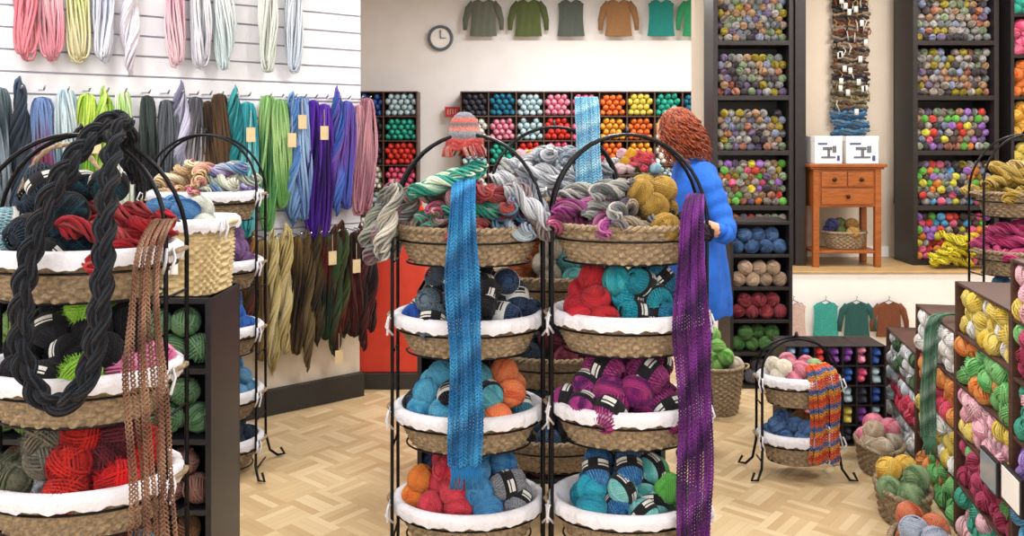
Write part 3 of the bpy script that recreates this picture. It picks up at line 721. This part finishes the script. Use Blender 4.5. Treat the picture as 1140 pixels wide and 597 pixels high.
# stepped yarn shelf running toward the camera
u = np.array([-.196, -.98])
tops = [.55, .78, .98, 1.15]
PW = ['e8e5de f4f4f4', '48b8c0 90d0d4', 'e898b0 f0c8d2', 'd83a5a e06078', '3890c8 78b8e0', '50a858 88c880', 'e4e0dc d0d8de', '7a5ab0 a890d0', 'e0c040 e8d880', 'b8c8d4 e0e6ea', '2c8a7a 50a890', 'd86a20 e0a060', '2c4a2c 5a7a58', '902040 b84c70']
for k, hh in enumerate(tops):
    p0 = np.array([1.95, 4.45])+u*(.574*k)
    def pf(i, j, c, r, k=k):
        ps = [PAL(PW[(j*3+k*5+i+q) % len(PW)]) for q in (0, 0, 0, 6)]
        return ps, .99
    shelf('yarn_shelf', p0[0], p0[1], 0, .57, hh, .26, 1, max(3, round(hh/.19)), pf, rz=-101.3, kind='mball', t=.012, size=.78, wood=BROWN, front=.03)
for (x, y, sp) in ((1.70, 3.95, [('ball', PAL('d8d0c0 b09880')), ('ball', PAL('d05070 e098a8'))]), (1.58, 3.45, [('ball', PAL('5a7a4c 90a880')), ('ball', PAL('d8a030 e0c060'))]), (1.42, 2.95, [('ball', PAL('6a7898 b0b8c8')), ('ball', PAL('984020 c87858'))])):
    e = empty('yarn_basket', (x, y, 0), 78); basket(e, 0, 0, .13, .16, .10, .13, liner=False, handles=False)
    ms = Mass(); pile(ms, sp, .14, .08, .13, 2); ms.obj('yarn_pile', YARN, e)
for k in range(3):
    p = np.array([1.95, 4.45])+u*(1.62+.2*k)
    e = empty('framed_card', (p[0]-.022, p[1]+.0, .42+.02*k), -101.3); ms = Mass(); ms.box(-.08, .08, -.012, 0, -.06, .06); ms.obj('frame', DARK, e, smooth=False, bevel=.002)
    ms = Mass(); ms.box(-.07, .07, -.015, -.012, -.05, .05); ms.obj('printed_card', [GLASS, CARD, INKB][k], e, smooth=False)

# ------------------------------------------------------------ scarves
def resample(P, step):
    P = np.asarray(P, float)
    Q = []
    for i in range(len(P)-1):
        p0 = P[max(i-1, 0)]; p1 = P[i]; p2 = P[i+1]; p3 = P[min(i+2, len(P)-1)]
        for t in np.linspace(0, 1, 14, endpoint=False):
            Q.append(.5*((2*p1)+(-p0+p2)*t+(2*p0-5*p1+4*p2-p3)*t*t+(-p0+3*p1-3*p2+p3)*t**3))
    Q.append(P[-1]); Q = np.array(Q)
    d = np.concatenate([[0], np.cumsum(np.linalg.norm(np.diff(Q, axis=0), axis=1))])
    s = np.arange(0, d[-1], step)
    return np.stack([np.interp(s, d, Q[:, k]) for k in range(3)], 1), s
def scarf(name, path, w0, w1, ncol, pal, fold=.012, r=.0034, period=.022, fringe=True):
    P, s = resample(path, .0045); ms = Mass(); n = len(P); f = s/s[-1]
    W = (w0+(w1-w0)*np.clip(f*2.2, 0, 1))*(1+.07*np.sin(s*14))
    for j in range(ncol):
        u = (j/(ncol-1)-.5)
        for q in (0, 1):
            zz = np.sin(2*PI*s/period+PI*q+PI*(j % 2))
            Q = P.copy()
            Q[:, 0] += u*W+W/ncol*.55*zz+.004*np.sin(s*9)
            Q[:, 1] += fold*np.sin(j*1.7+s*5)-.002*np.cos(2*PI*s/period+PI*q)
            v, fc = tube(Q, r, 4, ref=(0, 1, 0))
            wv = (np.repeat(np.concatenate([[0], f, [1]]), 4)*6+j*.07) % 1
            ms.add(v, fc, pcol(pal, wv, (0,)*3, (0,)*3))
    if fringe:
        e = P[-1]
        for j in range(ncol*2):
            x = e[0]+(j/(ncol*2-1)-.5)*w1
            v, fc = tube([(x, e[1], e[2]), (x+.004, e[1]-.004, e[2]-.03), (x+R.uniform(-.01, .01), e[1], e[2]-.075)], .0028, 4); ms.add(v, fc, pal[0])
    return ms.obj(name, YARN)
scarf('blue_knit_scarf', [(-.17, 3.0, 1.40), (-.165, 2.86, 1.40), (-.16, 2.73, 1.33), (-.155, 2.69, 1.2), (-.15, 2.69, .95), (-.148, 2.69, .7), (-.147, 2.695, .5)], .05, .092, 9, PAL('1f74b0 3a94cc 1a6098'))
scarf('purple_knit_scarf', [(.63, 2.88, 1.34), (.60, 2.80, 1.35), (.565, 2.69, 1.28), (.56, 2.66, 1.1), (.565, 2.66, .8), (.57, 2.66, .5), (.57, 2.66, .2)], .035, .10, 10, PAL('5a1c68 762c88 401450'))
scarf('lace_knit_scarf', [(-.90, 2.26, 1.32), (-.885, 2.15, 1.33), (-.87, 2.03, 1.26), (-.86, 2.0, 1.1), (-.85, 2.0, .85), (-.845, 2.0, .6), (-.84, 2.0, .35)], .035, .095, 10, PAL('805c48 98745e 6a4838'), r=.0024)
scarf('light_blue_scarf', [(.295, 3.50, 1.60), (.295, 3.44, 1.70), (.295, 3.36, 1.62), (.297, 3.31, 1.5), (.30, 3.25, 1.35)], .06, .085, 8, PAL('7cb8d8 a0d0e4 68a8cc'))
scarf('striped_knit_scarf', [(1.36, 3.86, .52), (1.37, 3.78, .50), (1.375, 3.755, .4), (1.38, 3.75, .2), (1.38, 3.75, .1)], .1, .12, 8, PAL('d8602c 2c68a8 e09830 c83a2a'), fringe=False)
scarf('green_knit_scarf', [(1.86, 3.52, .805), (1.79, 3.52, .81), (1.735, 3.52, .77), (1.72, 3.52, .55), (1.72, 3.52, .3)], .04, .05, 6, PAL('5a8a70 88a898 3c6a54'), fold=.004)
P, s = resample([(-1.04, 2.33, 1.45), (-1.04, 2.28, 1.58), (-1.06, 2.18, 1.56), (-1.105, 2.06, 1.42), (-1.135, 1.99, 1.22), (-1.13, 1.97, 1.03), (-1.06, 1.96, .93), (-.985, 1.965, .98), (-.955, 1.98, 1.16), (-.975, 2.05, 1.38), (-1.01, 2.17, 1.55), (-1.03, 2.28, 1.57), (-1.03, 2.34, 1.42)], .006)
ms = Mass()
Tn = np.gradient(P, axis=0); Tn /= np.linalg.norm(Tn, axis=1, keepdims=True)
Sd = np.cross(Tn, np.array([0, 1., .15])); Sd /= np.linalg.norm(Sd, axis=1, keepdims=True); Dp = np.cross(Tn, Sd)
for k in range(3):
    ph = 2*PI*s/.2+k*2*PI/3
    C0 = P+Sd*(.015*np.sin(ph))[:, None]+Dp*(.010*np.sin(2*ph))[:, None]
    v, f = tube(C0, .0105, 8, ref=(0, 1, .15)); ms.add(v, f, H('0e1116'))
    for j in range(7):
        b = j/7*2*PI+s*25
        Q = C0+Sd*(.0105*np.cos(b))[:, None]+Dp*(.0105*np.sin(b))[:, None]
        v, f = tube(Q, .0032, 4, ref=(0, 1, .15)); ms.add(v, f, [H('14181f'), H('202830'), H('2a2226'), H('10141a'), H('262c36'), H('181214'), H('1c2430')][j])
ms.obj('braided_scarf', YARN)

# knitted hat on top of rack
ht = empty('knitted_hat', (-.165, 2.95, 1.545)); ht.scale = (.88,)*3; ms = Mass()
nu, nv = 64, 22; th = np.arange(nu)/nu*2*PI; tt = np.linspace(0, 1, nv)
TT, HH = np.meshgrid(th, tt, indexing='ij')
rad = .062*np.sqrt(np.clip(1-(HH*.98)**2.6, 0, 1))*(1+.035*np.abs(np.sin(TT*9)))+.001
V = np.stack([rad*np.cos(TT), rad*np.sin(TT), -.02+.115*HH+.002*np.sin(HH*60)], -1).reshape(-1, 3)
pc = pcol(PAL('b85a4a 6a6f78 80848c c07868 5a6068'), (HH.ravel()*1.4) % 1, (0,)*3, (0,)*3); ms.add(V, gridf(nu, nv, True, False), pc)
a = np.arange(60)/60*2*PI
for q in range(3):
    P = np.stack([(.064+.006*np.sin(a*9+q))*np.cos(a), (.064+.006*np.sin(a*9+q))*np.sin(a), -.02-.012*q+.006*np.sin(a*5+q)], 1)
    v, f = tube(P, .009, 6, True, ref=(0, 0, 1)); ms.add(v, f, H('b04a48'))
for k in range(60):
    b = R.uniform(0, 6.28); P = [(.064*math.cos(b), .064*math.sin(b), -.03), (.08*math.cos(b), .08*math.sin(b), -.05), (.085*math.cos(b+.15), .085*math.sin(b+.15), -.08)]
    v, f = tube(P, .004, 4); ms.add(v, f, [H('c05a50'), H('b88880'), H('903a40')][k % 3])
ms.obj('hat_knit', FABR, ht)

# ------------------------------------------------------------ shopper
def skin_mesh(name, verts, edges, root, parent, mats, classify=None, sub=2):
    me = bpy.data.meshes.new(name); me.from_pydata([v[:3] for v in verts], edges, []); me.update()
    o = bpy.data.objects.new(name, me); sc.collection.objects.link(o)
    sk = o.modifiers.new('skin', 'SKIN'); sk.use_smooth_shade = True
    for i, v in enumerate(verts):
        r = v[3]; me.skin_vertices[0].data[i].radius = (r, v[4] if len(v) > 4 else r)
        me.skin_vertices[0].data[i].use_root = (i == root)
    ss = o.modifiers.new('sub', 'SUBSURF'); ss.levels = sub; ss.render_levels = sub
    dg = bpy.context.evaluated_depsgraph_get(); m2 = bpy.data.meshes.new_from_object(o.evaluated_get(dg))
    o.modifiers.clear(); o.data = m2; m2.materials.clear()
    for m in mats: m2.materials.append(m)
    for p in m2.polygons:
        p.use_smooth = True
        if classify: p.material_index = classify(p.center)
    o.parent = parent; return o
W_ = empty('shopper_woman', (-.10, 0, 0))
vs = [(1.00, 4.15, .93, .12), (1.01, 4.15, 1.08, .105), (1.00, 4.15, 1.24, .12), (.985, 4.15, 1.36, .085), (.955, 4.15, 1.43, .05), (.93, 4.15, 1.49, .048),
      (1.0, 4.06, 1.36, .06), (1.01, 3.985, 1.33, .055), (1.06, 3.95, 1.2, .045), (1.08, 3.90, 1.10, .042), (1.02, 3.85, 1.12, .034), (.955, 3.81, 1.15, .026),
      (1.0, 4.24, 1.36, .06), (1.0, 4.315, 1.33, .055), (1.03, 4.36, 1.2, .045), (1.03, 4.37, 1.09, .042), (.95, 4.35, 1.12, .035), (.87, 4.32, 1.16, .026),
      (1.0, 4.06, .84, .10), (.985, 4.05, .66, .08), (.975, 4.045, .48, .06), (.99, 4.045, .28, .052), (1.005, 4.045, .10, .04), (.93, 4.04, .045, .04), (.87, 4.035, .035, .028),
      (1.0, 4.24, .84, .10), (1.01, 4.25, .66, .08), (1.02, 4.25, .48, .06), (1.05, 4.25, .28, .052), (1.07, 4.25, .10, .04), (1.0, 4.26, .045, .04), (.94, 4.265, .035, .028)]
ed = [(0, 1), (1, 2), (2, 3), (3, 4), (4, 5), (3, 6), (6, 7), (7, 8), (8, 9), (9, 10), (10, 11), (3, 12), (12, 13), (13, 14), (14, 15), (15, 16), (16, 17),
      (0, 18), (18, 19), (19, 20), (20, 21), (21, 22), (22, 23), (23, 24), (0, 25), (25, 26), (26, 27), (27, 28), (28, 29), (29, 30), (30, 31)]
def cls(c):
    if c.z < .085: return 3
    if c.z < .92: return 2
    if c.z > 1.425: return 0
    if c.z > 1.0 and ((c.x < 1.03 and c.y < 3.87) or (c.x < .965 and c.y > 4.27)): return 0
    return 1
skin_mesh('body', vs, ed, 0, W_, [SKIN, BLUE, PANTS, SHOE], cls)
ms = Mass(); n = 72; th = np.arange(n)/n*2*PI; V = []
prof = [(1.44, .965, .055, .065), (1.41, .975, .08, .12), (1.36, .99, .108, .172), (1.31, .993, .116, .18), (1.24, .995, .12, .178), (1.12, 1.005, .112, .16), (1.0, 1.005, .128, .175), (.93, 1.005, .138, .185), (.86, 1.005, .143, .195), (.78, 1.005, .148, .2), (.70, 1.005, .15, .205), (.69, 1.005, .145, .2)]
for z, cx, rx, ry in prof:
    fo = 1+(.05*np.sin(7*th+z*5)+.025*np.sin(13*th-z*9))*max(0, min(1, (1.25-z)*2.2))
    V.append(np.stack([cx+rx*np.cos(th)*fo, 4.15+ry*np.sin(th)*fo, np.full(n, z)+.008*np.sin(5*th)], 1))
ms.add(np.vstack(V), gridf(len(prof), n, False, True))
for sh in ([(1.0, 4.03, 1.365), (1.01, 3.985, 1.33), (1.06, 3.95, 1.2), (1.08, 3.90, 1.10), (1.045, 3.87, 1.11)], [(1.0, 4.27, 1.365), (1.0, 4.315, 1.33), (1.03, 4.36, 1.2), (1.03, 4.37, 1.09), (.98, 4.355, 1.11)]):
    P, s = resample(sh, .012); rr = np.interp(np.linspace(0, 1, len(P)), [0, .2, .6, 1], [.066, .062, .052, .047])+.003*np.sin(np.arange(len(P))*1.1)
    v, f = tube(P, rr, 16, ref=(.2, 1, .3)); ms.add(v, f)
ms.obj('tunic', BLUE, W_)
hd = empty('head', (.895, 4.15, 1.555)); hd.parent = W_; hd.rotation_euler = (0, math.radians(-14), math.radians(-30))
v, f = sphere(40, 30)
x, y, z = v[:, 0].copy(), v[:, 1].copy(), v[:, 2].copy()
X_ = x*.093; Y_ = y*.073; Z_ = z*.112
Y_ *= np.where(z < 0, 1+.28*z, 1); fr = np.clip(-x, 0, 1)
X_ -= .026*fr**6*np.exp(-((z+.15)/.16)**2)*np.exp(-(y/.18)**2)
X_ -= .008*fr**3*np.exp(-((z+.55)/.1)**2)*np.exp(-(y/.3)**2)
X_ -= .010*fr**3*np.exp(-((z+.85)/.15)**2)
X_ += .010*fr**3*np.exp(-((z-.05)/.12)**2)*(np.exp(-((y-.4)/.16)**2)+np.exp(-((y+.4)/.16)**2))
ms = Mass(); ms.add(np.stack([X_, Y_, Z_], 1), f)
for sg in (-1, 1):
    v, f2 = sphere(12, 10); ms.add(v*np.array([.018, .008, .03])+np.array([.005, sg*.075, -.01]), f2)
ms.obj('face', SKIN, hd)
for sg in (-1, 1):
    ms = Mass(); v, f2 = sphere(14, 10); ms.add(v*.0125+np.array([-.075, sg*.03, .004]), f2); ms.obj('eye', EYEW, hd)
    ms = Mass(); ms.add(v*.007+np.array([-.0825, sg*.031, .004]), f2); ms.obj('iris', EYED, hd)
ms = Mass(); v, f2 = sphere(14, 8); ms.add(v*np.array([.006, .022, .008])+np.array([-.096, 0, -.062]), f2); ms.obj('mouth', LIP, hd)
ms = Mass(); v, f2 = sphere(30, 22)
rr = 1+.05*np.sin(9*v[:, 0]+7*v[:, 2])*np.sin(8*v[:, 1]+3)
hv = v*np.array([.098, .086, .112])*rr[:, None]+np.array([.02, 0, .014]); ms.add(hv, f2)
for k in range(460):
    a = R.uniform(-2.35, 2.35); el = R.uniform(-.35, 1.45)
    d = np.array([math.cos(a)*math.cos(el), math.sin(a)*math.cos(el), math.sin(el)])
    p = d*np.array([.10, .088, .113])+np.array([.018, 0, .013])
    L = R.uniform(.08, .17)+max(0, el)*.08; n = 22; t = np.linspace(0, 1, n)
    out = np.array([d[0], d[1], 0]); out /= np.linalg.norm(out)+1e-6
    sp = R.uniform(.005, .03)
    Q = p+out*(sp*np.sin(t*1.9))[:, None]+np.array([0, 0, -1.])*(L*t**1.2)[:, None]
    ph = R.uniform(0, 6.28); cr = .008*np.minimum(1, t*4); w = t*L/.045*2*PI
    sd = np.cross(out, [0, 0, 1.]); Q = Q+sd*(cr*np.cos(w+ph))[:, None]+out*(cr*np.sin(w+ph))[:, None]
    v, f2 = tube(Q, .0045*(1-.5*t), 4, ref=(0.3, 0, 1)); ms.add(v, f2)
ms.obj('curly_hair', HAIR, hd)
def hand(wrist, fwd, up, side):
    w = np.array(wrist); F_ = np.array(fwd, float); F_ /= np.linalg.norm(F_); U = np.array(up, float); U -= F_*U.dot(F_); U /= np.linalg.norm(U); S = np.cross(F_, U)*side
    ms = Mass(); v, f = sphere(16, 12)
    loc = v*np.array([.052, .040, .016]); ms.add(w+F_*.045+loc[:, :1]*F_+loc[:, 1:2]*S+loc[:, 2:3]*U, f)
    for k, (o, L) in enumerate(((-.028, .062), (-.010, .072), (.009, .068), (.027, .052))):
        b = w+F_*.082+S*o; q = [b-F_*.012, b+F_*L*.4-U*.004, b+F_*L*.72-U*.02, b+F_*L*.85-U*.042]
        v, f2 = tube(q, [.009, .0085, .0078, .006], 8, ref=tuple(S)); ms.add(v, f2)
    b = w+F_*.03-S*.032; q = [b, b-S*.022+F_*.018-U*.006, b-S*.026+F_*.044-U*.016, b-S*.018+F_*.06-U*.026]
    v, f2 = tube(q, [.012, .0105, .009, .007], 8, ref=tuple(U)); ms.add(v, f2)
    ms.obj('hand', SKIN, W_)
hand((.955, 3.81, 1.15), (-.8, -.45, .12), (.2, -.5, 1), 1); hand((.87, 4.32, 1.16), (-1, -.2, .1), (0, .3, 1), -1)
ms = Mass(); ms.box(-.07, .0, -.05, .05, 0, .012); o = ms.obj('held_pattern_sheet', CARD, W_, smooth=False); o.location = (.90, 3.76, 1.14); o.rotation_euler = (.7, -.3, .2)

# ------------------------------------------------------------ lights
def area(x, y, z, sx, sy, e, col=(1, .97, .93), rot=(0, 0, 0), name='ceiling_light'):
    l = bpy.data.lights.new(name, 'AREA'); l.shape = 'RECTANGLE'; l.size = sx; l.size_y = sy; l.energy = e; l.color = col
    o = bpy.data.objects.new(name, l); o.location = (x, y, z); o.rotation_euler = rot; sc.collection.objects.link(o)
for x in (-1.9, .6, 3.0):
    for y in (.6, 3.2, 5.3, 8.6):
        if x < -1 and y > 5: continue
        area(x, y, 3.25, .9, .3, {.6: 42, 3.2: 50, 5.3: 54, 8.6: 92}[y])
area(0, -1.6, 2.0, 4.5, 1.8, 95, (.97, .98, 1), (math.radians(90), 0, 0), 'front_fill_light')  # fill light added behind the camera; the front wall has no window
wd = bpy.data.worlds.new('world'); sc.world = wd; wd.use_nodes = True
wd.node_tree.nodes['Background'].inputs[0].default_value = (.9, .93, 1, 1); wd.node_tree.nodes['Background'].inputs[1].default_value = .5

# ------------------------------------------------------------ camera
cam = bpy.data.cameras.new('camera'); co = bpy.data.objects.new('camera', cam); sc.collection.objects.link(co)
co.location = (0, 0, 1.55); co.rotation_euler = (math.radians(90), 0, 0)
cam.sensor_width = 36; cam.lens = 30; cam.shift_y = -148.5/1140; cam.clip_start = .05
sc.camera = co
